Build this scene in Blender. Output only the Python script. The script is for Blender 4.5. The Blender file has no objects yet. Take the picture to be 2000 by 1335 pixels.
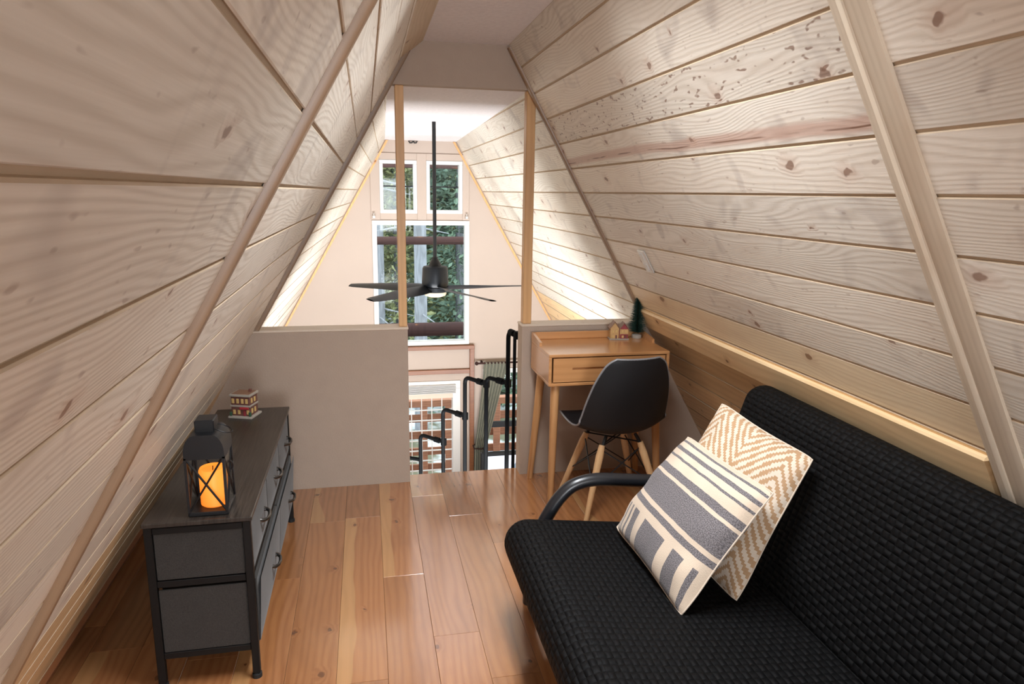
import bpy, bmesh, math, random
from mathutils import Vector, Matrix
random.seed(7)
scn = bpy.context.scene
COL = scn.collection
PI = math.pi

# ------------------------------------------------------------------ camera
CAM = Vector((0.0, 0.0, 1.6))
YAW, PITCH, ROLL, FPX = 0.208191, 0.211372, 0.015327, 1357.68
_f = Vector((math.sin(YAW)*math.cos(PITCH), math.cos(YAW)*math.cos(PITCH), -math.sin(PITCH)))
_r = Vector((math.cos(YAW), -math.sin(YAW), 0)); _u = _r.cross(_f)
_r2 = _r*math.cos(ROLL)+_u*math.sin(ROLL); _u2 = -_r*math.sin(ROLL)+_u*math.cos(ROLL)
cd = bpy.data.cameras.new('camera'); cam = bpy.data.objects.new('camera', cd); COL.objects.link(cam)
cd.sensor_width = 36; cd.lens = FPX/2000*36; cd.clip_start = 0.02; cd.clip_end = 200
cam.matrix_world = Matrix(((_r2.x, _u2.x, -_f.x, CAM.x), (_r2.y, _u2.y, -_f.y, CAM.y), (_r2.z, _u2.z, -_f.z, CAM.z), (0, 0, 0, 1)))
scn.camera = cam
# ------------------------------------------------------------------ world and light
w = bpy.data.worlds.new('overcast_sky'); scn.world = w; w.use_nodes = True
bg = w.node_tree.nodes['Background']; bg.inputs['Color'].default_value = (0.86, 0.93, 1.0, 1); bg.inputs['Strength'].default_value = 4.0
def area(name, loc, target, sx, sy, power, color, spread=180):
    d = bpy.data.lights.new(name, 'AREA'); d.shape = 'RECTANGLE'; d.size = sx; d.size_y = sy; d.energy = power; d.color = color; d.spread = math.radians(spread)
    o = bpy.data.objects.new(name, d); COL.objects.link(o); o.location = loc
    o.rotation_euler = (Vector(target)-Vector(loc)).to_track_quat('-Z', 'Y').to_euler(); return o
area('fill_loft_rear', (0.50, -4.12, 1.25), (0.55, 3.0, 1.15), 1.3, 1.3, 66, (0.88, 0.94, 1.0))  # added fill light in an assumed rear window, out of view
area('fill_loft_overhead', (0.49, 1.85, 2.30), (0.49, 2.0, 0.0), 0.30, 1.3, 23, (0.93, 0.965, 1.0), 125)  # added overhead fill out of view, no lamp fixture here
area('fill_far_room', (0.5, 3.3, -1.1), (0.52, 4.9, 2.0), 3.4, 0.7, 175, (0.95, 0.975, 1.0), 150)  # added fill hidden under the loft floor, brightens the far room
scn.view_settings.view_transform = 'Standard'; scn.view_settings.look = 'None'
scn.view_settings.gamma = 1; scn.view_settings.use_curve_mapping = False; scn.view_settings.exposure = 0.66

# ------------------------------------------------------------------ mesh helpers
class MB:
    def __init__(s): s.v = []; s.f = []; s.uv = {}; s.m = []
    def add(s, vs, fs, mi=0):
        b = len(s.v); s.v += [tuple(v) for v in vs]; s.f += [tuple(b+i for i in f) for f in fs]; s.m += [mi]*len(fs); return b
    def box(s, x0, x1, y0, y1, z0, z1, mi=0, mat=None):
        vs = [Vector((x, y, z)) for x in (x0, x1) for y in (y0, y1) for z in (z0, z1)]
        if mat is not None: vs = [mat @ v for v in vs]
        s.add(vs, [(0, 1, 3, 2), (4, 6, 7, 5), (0, 4, 5, 1), (2, 3, 7, 6), (0, 2, 6, 4), (1, 5, 7, 3)], mi); return s
    def cbox(s, x0, x1, y0, y1, z0, z1, c=.004, mi=0, mat=None):
        # chamfered box: edges cut back by c on every side
        vs = []; idx = {}
        X, Y, Z = (x0, x1), (y0, y1), (z0, z1)
        for i in (0, 1):
            for j in (0, 1):
                for k in (0, 1):
                    sx, sy, sz = (c if i == 0 else -c), (c if j == 0 else -c), (c if k == 0 else -c)
                    for ax in range(3):
                        p = [X[i]+sx, Y[j]+sy, Z[k]+sz]; p[ax] = (X[i], Y[j], Z[k])[ax]
                        idx[(i, j, k, ax)] = len(vs); vs.append(Vector(p))
        if mat is not None: vs = [mat @ v for v in vs]
        F = []
        for ax in range(3):
            for sd in (0, 1):
                q = [(0, 0), (1, 0), (1, 1), (0, 1)]; f = []
                for a, b in q:
                    t = [a, b]; t.insert(ax, sd); f.append(idx[(t[0], t[1], t[2], ax)])
                F.append(f)
        for ax in range(3):
            for a in (0, 1):
                for b in (0, 1):
                    o1, o2 = [q for q in range(3) if q != ax]
                    t0 = [0, 0, 0]; t0[o1] = a; t0[o2] = b; t1 = list(t0); t1[ax] = 1
                    F.append([idx[(*t0, o1)], idx[(*t1, o1)], idx[(*t1, o2)], idx[(*t0, o2)]])
        for i in (0, 1):
            for j in (0, 1):
                for k in (0, 1): F.append([idx[(i, j, k, 0)], idx[(i, j, k, 1)], idx[(i, j, k, 2)]])
        s.add(vs, F, mi); return s
    def prism(s, prof, a, b, axis='Y', mi=0, mat=None):
        n = len(prof)
        def P(p, t):
            return {'Y': Vector((p[0], t, p[1])), 'X': Vector((t, p[0], p[1])), 'Z': Vector((p[0], p[1], t))}[axis]
        vs = [P(p, a) for p in prof]+[P(p, b) for p in prof]
        if mat is not None: vs = [mat @ v for v in vs]
        s.add(vs, [tuple(range(n)), tuple(range(2*n-1, n-1, -1))]+[(i, (i+1) % n, n+(i+1) % n, n+i) for i in range(n)], mi); return s
    def tube(s, pts, r, n=8, mi=0, cap=True, closed=False):
        pts = [Vector(p) for p in pts]; m = len(pts); rs = r if isinstance(r, (list, tuple)) else [r]*m
        rings = []; up = None
        for i, p in enumerate(pts):
            if closed: t = pts[(i+1) % m]-pts[i-1]
            else: t = pts[min(i+1, m-1)]-pts[max(i-1, 0)]
            t.normalize()
            if up is None:
                up = Vector((0, 0, 1)) if abs(t.z) < .9 else Vector((1, 0, 0))
            a = t.cross(up); a.normalize(); b2 = a.cross(t); b2.normalize(); up = b2
            rings.append([p+(a*math.cos(2*PI*k/n)+b2*math.sin(2*PI*k/n))*rs[i] for k in range(n)])
        vs = [v for q in rings for v in q]; F = []
        for i in range(m if closed else m-1):
            j = (i+1) % m
            for k in range(n): F.append((i*n+k, i*n+(k+1) % n, j*n+(k+1) % n, j*n+k))
        if cap and not closed: F += [tuple(range(n-1, -1, -1)), tuple(range((m-1)*n, m*n))]
        s.add(vs, F, mi); return s
    def lathe(s, prof, c, n=24, mi=0, a0=0):
        c = Vector(c); vs = []; F = []
        for r, z in prof:
            for k in range(n): vs.append(c+Vector((r*math.cos(a0+2*PI*k/n), r*math.sin(a0+2*PI*k/n), z)))
        for i in range(len(prof)-1):
            for k in range(n): F.append((i*n+k, i*n+(k+1) % n, (i+1)*n+(k+1) % n, (i+1)*n+k))
        F += [tuple(range(n-1, -1, -1)), tuple(range((len(prof)-1)*n, len(prof)*n))]
        s.add(vs, F, mi); return s
    def grid(s, fn, nu, nv, mi=0, uvfn=None):
        b = len(s.v)
        for i in range(nu+1):
            for j in range(nv+1):
                s.v.append(tuple(fn(i/nu, j/nv)))
                if uvfn: s.uv[b+i*(nv+1)+j] = uvfn(i/nu, j/nv)
        for i in range(nu):
            for j in range(nv):
                q = b+i*(nv+1)+j; s.f.append((q, q+nv+1, q+nv+2, q+1)); s.m.append(mi)
        return s
    def mesh(s, name, mats, smooth=None, recalc=True):
        me = bpy.data.meshes.new(name); me.from_pydata(s.v, [], s.f)
        for m in (mats if isinstance(mats, (list, tuple)) else [mats]): me.materials.append(m)
        me.polygons.foreach_set('material_index', s.m)
        if s.uv:
            l = me.uv_layers.new(name='uv')
            for lp in me.loops: l.data[lp.index].uv = s.uv.get(lp.vertex_index, (0, 0))
        if recalc:
            bm = bmesh.new(); bm.from_mesh(me); bmesh.ops.recalc_face_normals(bm, faces=bm.faces); bm.to_mesh(me); bm.free()
        if smooth is not None:
            me.polygons.foreach_set('use_smooth', [True]*len(me.polygons)); me.set_sharp_from_angle(angle=math.radians(smooth))
        me.update(); return me
    def build(s, name, mats, parent=None, smooth=None, origin=None, recalc=True):
        if origin is not None:
            o_ = Vector(origin); s.v = [tuple(Vector(v)-o_) for v in s.v]
        o = link(name, s.mesh(name, mats, smooth, recalc), parent)
        if origin is not None: o.location = origin
        return o
def link(name, data, parent=None):
    o = bpy.data.objects.new(name, data); COL.objects.link(o)
    if parent is not None: o.parent = parent; o.matrix_parent_inverse = Matrix()
    return o
def tag(o, label=None, cat=None, group=None, kind=None):
    if label: o['label'] = label
    if cat: o['category'] = cat
    if group: o['group'] = group
    if kind: o['kind'] = kind
    return o
def thing(name, label, cat, loc=(0, 0, 0), rz=0, group=None):
    o = link(name, None); o.location = loc; o.rotation_euler = (0, 0, rz); o.empty_display_size = .05
    return tag(o, label, cat, group)

# ------------------------------------------------------------------ materials
class NT:
    def __init__(s, name):
        s.mat = bpy.data.materials.new(name); s.mat.use_nodes = True; s.t = s.mat.node_tree
        s.b = s.t.nodes['Principled BSDF']
    def n(s, typ, **kw):
        nd = s.t.nodes.new('ShaderNode'+typ)
        for k, v in kw.items():
            if k[0] == 'i' and k[1:].isdigit(): s.set(nd.inputs[int(k[1:])], v)
            elif hasattr(nd, k): setattr(nd, k, v)
            else: s.set(nd.inputs[k.replace('_', ' ')], v)
        return nd
    def set(s, inp, v):
        if isinstance(v, bpy.types.NodeSocket): s.t.links.new(v, inp)
        else:
            try: inp.default_value = v
            except Exception: inp.default_value = (*v, 1)
    def math(s, op, a, b=0.0, c=None):
        nd = s.n('Math', operation=op, i0=a, i1=b)
        if c is not None: s.set(nd.inputs[2], c)
        return nd.outputs[0]
    def mix(s, fac, a, b, mode='MIX'):
        nd = s.t.nodes.new('ShaderNodeMix'); nd.data_type = 'RGBA'; nd.blend_type = mode; nd.clamp_factor = True
        s.set(nd.inputs[0], fac); s.set(nd.inputs[6], a); s.set(nd.inputs[7], b); return nd.outputs[2]
    def vmul(s, v, k):
        return s.n('VectorMath', operation='MULTIPLY', i0=v, i1=k).outputs[0]
    def vadd(s, v, k): return s.n('VectorMath', operation='ADD', i0=v, i1=k).outputs[0]
    def noise(s, v, scale=1, detail=2, rough=.5, dist=0):
        return s.n('TexNoise', Vector=v, Scale=scale, Detail=detail, Roughness=rough, Distortion=dist).outputs['Fac']
    def ramp(s, fac, stops, interp='LINEAR'):
        nd = s.n('ValToRGB'); nd.color_ramp.interpolation = interp; e = nd.color_ramp.elements
        while len(e) < len(stops): e.new(.5)
        for q, (p, c) in zip(e, stops): q.position = p; q.color = c if len(c) == 4 else (*c, 1)
        s.set(nd.inputs[0], fac); return nd.outputs[0]
    def rng(s, v, a, b, c=0, d=1):
        return s.n('MapRange', Value=v, From_Min=a, From_Max=b, To_Min=c, To_Max=d).outputs[0]
    def bump(s, h, strength=.3, dist=.01):
        s.set(s.b.inputs['Normal'], s.n('Bump', Height=h, Strength=strength, Distance=dist).outputs[0])
def plain(name, col, rough=.5, metal=0, spec=.5, noise=0, nscale=40, bump=0, bscale=80, coat=0, emit=None, estr=0):
    t = NT(name); t.set(t.b.inputs['Base Color'], (*col, 1)); t.b.inputs['Roughness'].default_value = rough
    t.b.inputs['Metallic'].default_value = metal; t.b.inputs['Specular IOR Level'].default_value = spec; t.b.inputs['Coat Weight'].default_value = coat
    tc = t.n('TexCoord').outputs['Object']
    if noise:
        q = t.noise(tc, nscale, 3); t.set(t.b.inputs['Base Color'], t.mix(q, [c*(1-noise) for c in col]+[1], [min(1, c*(1+noise)) for c in col]+[1]))
    if bump: t.bump(t.noise(tc, bscale, 4), bump, .003)
    if emit: t.set(t.b.inputs['Emission Color'], (*emit, 1)); t.b.inputs['Emission Strength'].default_value = estr
    return t.mat
def wood(name, cA, cB, stain, knotc=(.16, .07, .03), axis=0, ringk=90, ringm=26, knots=True, rough=.5, spec=.35, var=.12, tint=(1, 1, 1), tintc=None, ring=.5, stainamt=.5, bump=.12, coat=0, strip=None, blue=0.0, fleck=0.0, fleckt=.70, streak=None):
    t = NT(name); tc = t.n('TexCoord').outputs['Object']; rnd = t.n('ObjectInfo').outputs['Random']
    if axis == 1: tc = t.n('Mapping', Vector=tc, Rotation=(0, 0, PI/2)).outputs[0]
    if axis == 2: tc = t.n('Mapping', Vector=tc, Rotation=(0, PI/2, 0)).outputs[0]
    off = t.n('CombineXYZ', X=t.math('MULTIPLY', rnd, 61.7), Y=t.math('MULTIPLY', rnd, 23.3), Z=t.math('MULTIPLY', rnd, 11.1)).outputs[0]
    P = t.vadd(tc, off)
    sep = t.n('SeparateXYZ', Vector=P); y = t.math('ADD', sep.outputs[1], t.math('MULTIPLY', sep.outputs[2], .7))
    halo = 0.0
    if knots:
        kv = t.n('CombineXYZ', X=t.math('MULTIPLY', sep.outputs[0], 4.2), Y=t.math('MULTIPLY', y, 5.6), Z=0.0).outputs[0]
        kv = t.vadd(kv, t.vmul(t.n('TexNoise', Vector=P, Scale=22.0, Detail=2.0).outputs['Color'], (.22, .22, 0)))
        vo = t.n('TexVoronoi', Vector=kv, Scale=1.0, voronoi_dimensions='2D', Randomness=.95)
        on = t.rng(t.n('SeparateColor', Color=vo.outputs['Color']).outputs[0], .62, .66)
        size = t.rng(t.n('SeparateColor', Color=vo.outputs['Color']).outputs[1], 0, 1, .026, .085)
        dn = t.math('DIVIDE', vo.outputs['Distance'], size)
        core = t.math('MULTIPLY', t.rng(dn, 1.05, .75), on)
        halo = t.math('MULTIPLY', t.rng(dn, 3.2, .6), on)
    n1 = t.noise(t.vmul(P, (1.4, 6.5, 6.5)), 1, 1.5)
    v = t.math('ADD', t.math('MULTIPLY', y, ringk*2*PI*.5), t.math('MULTIPLY', n1, ringm))
    if knots: v = t.math('ADD', v, t.math('MULTIPLY', halo, 7.0))
    rg = t.rng(t.math('SINE', v), -1, 1)
    rg = t.math('POWER', rg, 1.6)
    fine = t.noise(t.vmul(P, (7, 260, 260)), 1, 2)
    tone = t.math('ADD', t.math('MULTIPLY', rg, ring), t.math('MULTIPLY', fine, .5))
    c = t.mix(tone, (*cA, 1), (*cB, 1))
    st = t.rng(t.noise(t.vmul(P, (2.6, 9, 9)), 1, 3, .6), .50, .72)
    c = t.mix(t.math('MULTIPLY', st, stainamt), c, (*stain, 1))
    if blue:
        b1 = t.rng(t.noise(t.vmul(t.vadd(P, (5, 3, 1)), (6.0, 5, 5)), 1, 2, .55, .6), .58, .74)
        c = t.mix(t.math('MULTIPLY', b1, blue), c, (cB[0]*.62, cB[1]*.60, cB[2]*.66, 1))
    if fleck:
        f1 = t.rng(t.noise(t.vmul(P, (26, 60, 60)), 1, 1), fleckt, fleckt+.07)
        c = t.mix(t.math('MULTIPLY', f1, fleck), c, (*knotc, 1))
    if strip:
        s1 = t.rng(t.math('FRACT', t.math('MULTIPLY', rnd, 7.31)), .84, .85)
        edge = t.math('ADD', t.n('SeparateXYZ', Vector=tc).outputs[1], t.math('MULTIPLY', t.math('SUBTRACT', t.noise(t.vmul(P, (2.2, .5, .5)), 1, 1), .5), .09))
        c = t.mix(t.math('MULTIPLY', t.math('MULTIPLY', t.rng(edge, .030, .036), s1), .42), c, (*strip, 1))
    if streak:
        ly = t.math('ADD', t.n('SeparateXYZ', Vector=tc).outputs[1], t.math('MULTIPLY', t.math('SUBTRACT', t.noise(t.vmul(P, (1.6, .3, .3)), 1, 2), .5), .05))
        band = t.math('MULTIPLY', t.rng(t.math('ABSOLUTE', t.math('ADD', ly, .028)), .026, .012), .75)
        c = t.mix(band, c, (*streak, 1))
        c = t.mix(t.math('MULTIPLY', t.rng(t.math('ABSOLUTE', t.math('ADD', ly, .034)), .0035, .0012), t.rng(t.noise(t.vmul(P, (5, 1, 1)), 1, 2), .45, .55)), c, (*knotc, 1))
    if tintc:
        c = t.mix(t.math('MULTIPLY', t.math('FRACT', t.math('MULTIPLY', rnd, 13.7)), .55), c, t.mix(1.0, c, (*tintc, 1), 'MULTIPLY'))
    if knots:
        c = t.mix(t.math('MULTIPLY', halo, .30), c, (knotc[0]*1.9, knotc[1]*1.7, knotc[2]*1.5, 1))
        c = t.mix(t.math('MULTIPLY', core, .78), c, (*knotc, 1))
    br = t.rng(t.math('FRACT', t.math('MULTIPLY', rnd, 5.13)), 0, 1, 1-var, 1+var)
    c = t.n('VectorMath', operation='SCALE', i0=c, Scale=br).outputs[0]
    t.set(t.b.inputs['Base Color'], c)
    t.b.inputs['Roughness'].default_value = rough; t.b.inputs['Specular IOR Level'].default_value = spec; t.b.inputs['Coat Weight'].default_value = coat
    if coat: t.b.inputs['Coat Roughness'].default_value = .14; t.b.inputs['Coat IOR'].default_value = 1.5 if coat < 1 else 1.75
    if bump: t.bump(tone, bump, .002)
    return t.mat
M = {}
M['wash'] = wood('whitewashed_pine', (.90, .855, .775), (.62, .555, .465), (.66, .565, .475), knotc=(.22, .12, .08), ringk=150, ringm=85, tintc=(.96, .91, .86), ring=.43, stainamt=.50, rough=.42, spec=.5, blue=.55, fleck=.35, bump=.2)
M['washfleck'] = wood('whitewashed_flecked_pine', (.90, .855, .775), (.62, .555, .465), (.66, .565, .475), knotc=(.22, .12, .08), ringk=150, ringm=85, tintc=(.96, .91, .86), ring=.43, stainamt=.50, rough=.42, spec=.5, blue=.55, fleck=.8, fleckt=.62, bump=.2)
M['washstreak'] = wood('whitewashed_streaked_pine', (.90, .855, .775), (.62, .555, .465), (.66, .565, .475), knotc=(.22, .12, .08), ringk=150, ringm=85, tintc=(.96, .91, .86), ring=.43, stainamt=.50, rough=.42, spec=.5, blue=.55, fleck=.35, bump=.2, streak=(.52, .33, .26))
M['midwash'] = wood('warm_pine', (.86, .72, .52), (.66, .51, .34), (.64, .46, .30), knotc=(.2, .1, .05), ringk=130, ringm=55, tintc=(.95, .9, .82), ring=.4, stainamt=.4, rough=.42, spec=.5)
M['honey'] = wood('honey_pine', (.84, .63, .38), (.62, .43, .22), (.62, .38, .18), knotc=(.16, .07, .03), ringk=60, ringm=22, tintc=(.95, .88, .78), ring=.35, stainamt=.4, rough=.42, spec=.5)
M['honeyy'] = wood('pale_corner_pine', (.72, .58, .42), (.58, .43, .28), (.55, .38, .24), axis=1, ringk=60, ringm=22, ring=.35, stainamt=.4, rough=.5)
M['trim'] = wood('stained_trim', (.31, .195, .115), (.21, .13, .075), (.19, .11, .06), axis=1, knots=False, ringk=120, ringm=5, ring=.3, rough=.38, spec=.5)
M['palebatten'] = wood('pale_batten', (.58, .49, .385), (.45, .365, .27), (.43, .32, .22), axis=1, knots=False, ringk=120, ringm=5, ring=.3, rough=.4, spec=.5)
M['tongue'] = plain('bare_pine_tongue', (.54, .42, .295), .7, noise=.15, nscale=20)
M['post'] = wood('post_pine', (.72, .43, .20), (.55, .30, .12), (.5, .27, .12), axis=2, ringk=90, ringm=8, ring=.35, rough=.38, knotc=(.2, .08, .03))
M['floor'] = wood('laminate_floor', (.45, .195, .076), (.30, .118, .042), (.26, .098, .036), knotc=(.12, .045, .02), ringk=60, ringm=24, ring=.45, stainamt=.45, rough=.20, spec=.9, var=.14, coat=1.0, strip=(.60, .36, .15), bump=.05)
M['desk'] = wood('oak_desk', (.64, .325, .135), (.50, .235, .09), (.46, .21, .08), knots=False, ringk=80, ringm=14, ring=.35, stainamt=.25, rough=.20, spec=.6, var=.03, bump=.03, coat=.3)
M['deskleg'] = wood('oak_leg', (.62, .34, .15), (.50, .25, .10), (.46, .22, .09), axis=2, knots=False, ringk=80, ringm=6, ring=.35, rough=.3, var=.05, bump=.03)
M['beech'] = wood('beech_leg', (.72, .46, .24), (.58, .34, .16), (.5, .28, .13), axis=2, knots=False, ringk=90, ringm=6, ring=.3, rough=.32, var=.04, bump=.03)
M['outtrim'] = wood('brown_trim', (.25, .095, .036), (.17, .06, .024), (.15, .05, .02), knots=False, rough=.35, var=.06, ring=.3)
M['log'] = wood('weathered_log', (.055, .028, .025), (.034, .019, .018), (.028, .018, .018), rough=.95, spec=.1, var=.1)
M['deckwood'] = wood('deck_board', (.36, .17, .10), (.24, .10, .06), (.2, .09, .06), rough=.7, var=.15)
M['plaster'] = plain('beige_plaster', (.43, .335, .265), .75, noise=.05, nscale=14, bump=.35, bscale=120)
M['cap'] = plain('painted_cap', (.68, .57, .46), .5, noise=.04, nscale=8)
M['farpaint'] = plain('warm_wall_paint', (.46, .375, .318), .7, noise=.03, nscale=4, bump=.08, bscale=160)
M['ceil'] = plain('textured_ceiling', (.80, .755, .765), .9, noise=.10, nscale=45, bump=1.0, bscale=42)
M['rug'] = plain('pale_grey_floor', (.52, .52, .53), .9, noise=.08, nscale=30)
M['slab'] = plain('backing_board', (.30, .22, .15), .9, noise=.1)
M['white'] = plain('white_window_paint', (.66, .65, .635), .35, noise=.02)
M['blackmetal'] = plain('black_metal', (.008, .0085, .010), .42, .1, .4, noise=.2)
M['pipe'] = plain('black_iron_pipe', (.003, .0034, .004), .6, 0, .06, bump=.15, bscale=300)
M['fan'] = plain('black_fan_blade', (.007, .009, .012), .42, 0, .35, noise=.15)
M['fanlight'] = plain('frosted_diffuser', (.52, .42, .30), .4, emit=(1, .86, .62), estr=.08)
M['rubber'] = plain('black_rubber', (.01, .01, .01), .7)
M['frame'] = plain('dresser_frame', (.007, .0062, .006), .5, 0, .22, noise=.2)
M['plate'] = plain('brushed_plate', (.62, .60, .57), .35, .6)
M['brass'] = plain('brass', (.45, .33, .14), .35, .9)
def glass_mat():
    t = NT('window_glass'); t.t.nodes.remove(t.b)
    lw = t.n('LayerWeight', Blend=.25); tr = t.n('BsdfTransparent'); tr.inputs[0].default_value = (.95, .98, .97, 1)
    gl = t.n('BsdfGlossy'); gl.inputs['Roughness'].default_value = .03
    mx = t.n('MixShader', i0=t.math('MULTIPLY', lw.outputs['Fresnel'], .6), i1=tr.outputs[0], i2=gl.outputs[0])
    t.t.links.new(mx.outputs[0], t.t.nodes['Material Output'].inputs[0]); return t.mat
M['glass'] = glass_mat()
def fabric(name, c1, c2, scale=900, rough=.9, bump=.4, sheen=.3):
    t = NT(name); tc = t.n('TexCoord').outputs['Object']
    a = t.noise(tc, scale, 1); b = t.noise(tc, 14, 3)
    c = t.mix(t.rng(a, .35, .65), (*c1, 1), (*c2, 1)); c = t.mix(t.math('MULTIPLY', b, .35), c, (*[x*.7 for x in c1], 1))
    t.set(t.b.inputs['Base Color'], c); t.b.inputs['Roughness'].default_value = rough; t.b.inputs['Sheen Weight'].default_value = sheen
    t.bump(a, bump, .001); return t.mat
M['felt'] = fabric('charcoal_felt', (.020, .018, .016), (.050, .045, .041), 700, .95, .4, .14)
M['chairfab'] = fabric('black_shell', (.005, .005, .0065), (.008, .008, .010), 900, .62, .15, 0)
M['rim'] = plain('shell_rim', (.22, .22, .23), .25, 0, .6)  # rim colour lightened in place of the window highlight along the edge
M['curtain'] = fabric('sage_curtain', (.20, .20, .145), (.29, .29, .215), 500, .9, .2, .2)
def dressertop():
    t = NT('dark_grained_top'); tc = t.n('TexCoord').outputs['Object']
    g = t.noise(t.vmul(tc, (240, 9, 1)), 1, 3); t.set(t.b.inputs['Base Color'], t.mix(t.rng(g, .3, .7), (.014, .011, .009, 1), (.050, .040, .033, 1)))
    t.b.inputs['Roughness'].default_value = .30; t.bump(g, .2, .002); return t.mat
M['dtop'] = dressertop()
def knit():
    t = NT('black_knit_cover'); uv = t.n('UVMap').outputs[0]
    s = t.n('SeparateXYZ', Vector=uv); U, V = s.outputs[0], s.outputs[1]
    # basket weave: cells take turns in bulging along and across
    a_ = t.math('MULTIPLY', U, 1/.021); b_ = t.math('MULTIPLY', V, 1/.027)
    par = t.math('MODULO', t.math('ADD', t.math('FLOOR', a_), t.math('FLOOR', b_)), 2.0)
    fa = t.math('SINE', t.math('MULTIPLY', t.math('FRACT', a_), PI)); fb = t.math('SINE', t.math('MULTIPLY', t.math('FRACT', b_), PI))
    ha = t.math('MULTIPLY', t.math('POWER', fa, .8), t.math('POWER', fb, .25)); hb = t.math('MULTIPLY', t.math('MULTIPLY', t.math('POWER', fb, .8), t.math('POWER', fa, .25)), .72)
    h = t.math('ADD', t.math('MULTIPLY', ha, par), t.math('MULTIPLY', hb, t.math('SUBTRACT', 1.0, par)))
    fine = t.noise(t.n('TexCoord').outputs['Object'], 900, 1)
    hh = t.math('ADD', h, t.math('MULTIPLY', fine, .06))
    t.set(t.b.inputs['Base Color'], t.mix(h, (.0012, .0012, .0014, 1), (.0050, .0050, .0056, 1)))
    t.b.inputs['Roughness'].default_value = .65; t.b.inputs['Specular IOR Level'].default_value = .12
    t.bump(hh, .8, .008); return t.mat
M['knit'] = knit()
CREAM, GREY = (.62, .50, .385), (.150, .135, .140)
def striped():
    t = NT('striped_weave'); uv = t.n('UVMap').outputs[0]; s = t.n('SeparateXYZ', Vector=uv); U, V = s.outputs[0], s.outputs[1]
    wob = t.math('MULTIPLY', t.math('SUBTRACT', t.noise(t.vmul(uv, (9, 9, 1)), 1, 2), .5), .012)
    V2 = t.math('ADD', V, wob); U2 = t.math('ADD', U, wob)
    def bands(x, lst):
        st = [(0, (0, 0, 0))]
        for a, b in lst: st += [(a, (1, 1, 1)), (b, (0, 0, 0))]
        return t.ramp(x, st, 'CONSTANT')
    hv = bands(V2, [(.030, .048), (.092, .122), (.170, .188), (.262, .322), (.350, .555), (.592, .640)])
    hu = bands(U2, [(.06, .075), (.11, .13), (.165, .185), (.215, .30), (.39, .66), (.75, .86), (.93, .965)])
    low = t.rng(V2, .700, .702)
    g = t.mix(low, hv, hu)
    heather = t.rng(t.noise(t.vmul(uv, (150, 150, 1)), 1, 1), .34, .66)
    gc = t.mix(heather, (*[c*.45 for c in GREY], 1), (*[c*1.55 for c in GREY], 1))
    cc = t.mix(t.noise(t.vmul(uv, (160, 160, 1)), 1, 1), (*[c*.88 for c in CREAM], 1), (*[min(1, c*1.1) for c in CREAM], 1))
    t.set(t.b.inputs['Base Color'], t.mix(g, cc, gc)); t.b.inputs['Roughness'].default_value = .95; t.b.inputs['Sheen Weight'].default_value = .15
    t.bump(t.noise(t.vmul(uv, (190, 190, 1)), 1, 1), .5, .002); return t.mat
M['striped'] = striped()
def chevron():
    t = NT('chevron_weave'); uv = t.n('UVMap').outputs[0]; s = t.n('SeparateXYZ', Vector=uv)
    st = 34.0
    U = t.math('DIVIDE', t.math('FLOOR', t.math('MULTIPLY', s.outputs[0], st*2)), st*2); V = t.math('DIVIDE', t.math('FLOOR', t.math('MULTIPLY', s.outputs[1], st*2)), st*2)
    tri = t.math('PINGPONG', t.math('ADD', U, .22), .36)
    f = t.math('FRACT', t.math('ADD', t.math('MULTIPLY', V, 13.0), t.math('MULTIPLY', tri, 15.0)))
    m = t.rng(f, .49, .51); weave = t.noise(t.vmul(uv, (200, 200, 1)), 1, 1)
    a = t.mix(weave, (.36, .215, .115, 1), (.48, .30, .165, 1)); b = t.mix(weave, (.58, .48, .38, 1), (.70, .60, .49, 1))
    t.set(t.b.inputs['Base Color'], t.mix(m, a, b)); t.b.inputs['Roughness'].default_value = .95
    t.bump(t.math('ADD', t.math('MULTIPLY', m, .6), weave), .5, .002); return t.mat
M['chevron'] = chevron()

# ------------------------------------------------------------------ the room shell
SL = 1.758                                    # rise over run of both sloping walls
ZC, Y0, Y1, Y2, ZB = 2.331, -4.2, 3.70, 6.95, -2.45
def xr(z): return 1.154-(z-1.6)/SL
def xl(z): return -.17+(z-1.6)/SL
def xlf(z, y): return xl(z)+(.105*(y-Y1)/(Y2-Y1)+.0 if y > Y1 else 0)
AL = math.atan(SL); RISE = .1235; PW = RISE/math.sin(AL)
ZJ = [1.603+RISE*k for k in range(-13, 6)]+[ZC]
def slope_frame(side, y, z):
    # local x along the room, y up the slope, z into the room
    if side == 'R': return Matrix(((0, -math.cos(AL), -math.sin(AL), xr(z)), (-1, 0, 0, y), (0, math.sin(AL), -math.cos(AL), z), (0, 0, 0, 1)))
    if side == 'L': return Matrix(((0, math.cos(AL), math.sin(AL), xl(z)), (1, 0, 0, y), (0, math.sin(AL), -math.cos(AL), z), (0, 0, 0, 1)))
wr = MB(); t_ = .12/math.sin(AL); g_ = .022/math.sin(AL)
wr.prism([(xr(ZB)+g_, ZB), (xr(ZB)+t_+g_, ZB), (xr(2.6)+t_+g_, 2.6), (xr(2.6)+g_, 2.6)], Y0, Y2+.2)
wall_right = tag(wr.build('wall_right', M['slab']), 'sloping right wall clad in whitewashed pine boards', 'wall', kind='structure')
wl = MB()
wl.prism([(xl(ZB)-g_, ZB), (xl(ZB)-t_-g_, ZB), (xl(2.6)-t_-g_, 2.6), (xl(2.6)-g_, 2.6)], Y0, Y2+.2)
wall_left = tag(wl.build('wall_left', M['slab']), 'sloping left wall clad in whitewashed pine boards', 'wall', kind='structure')
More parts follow.
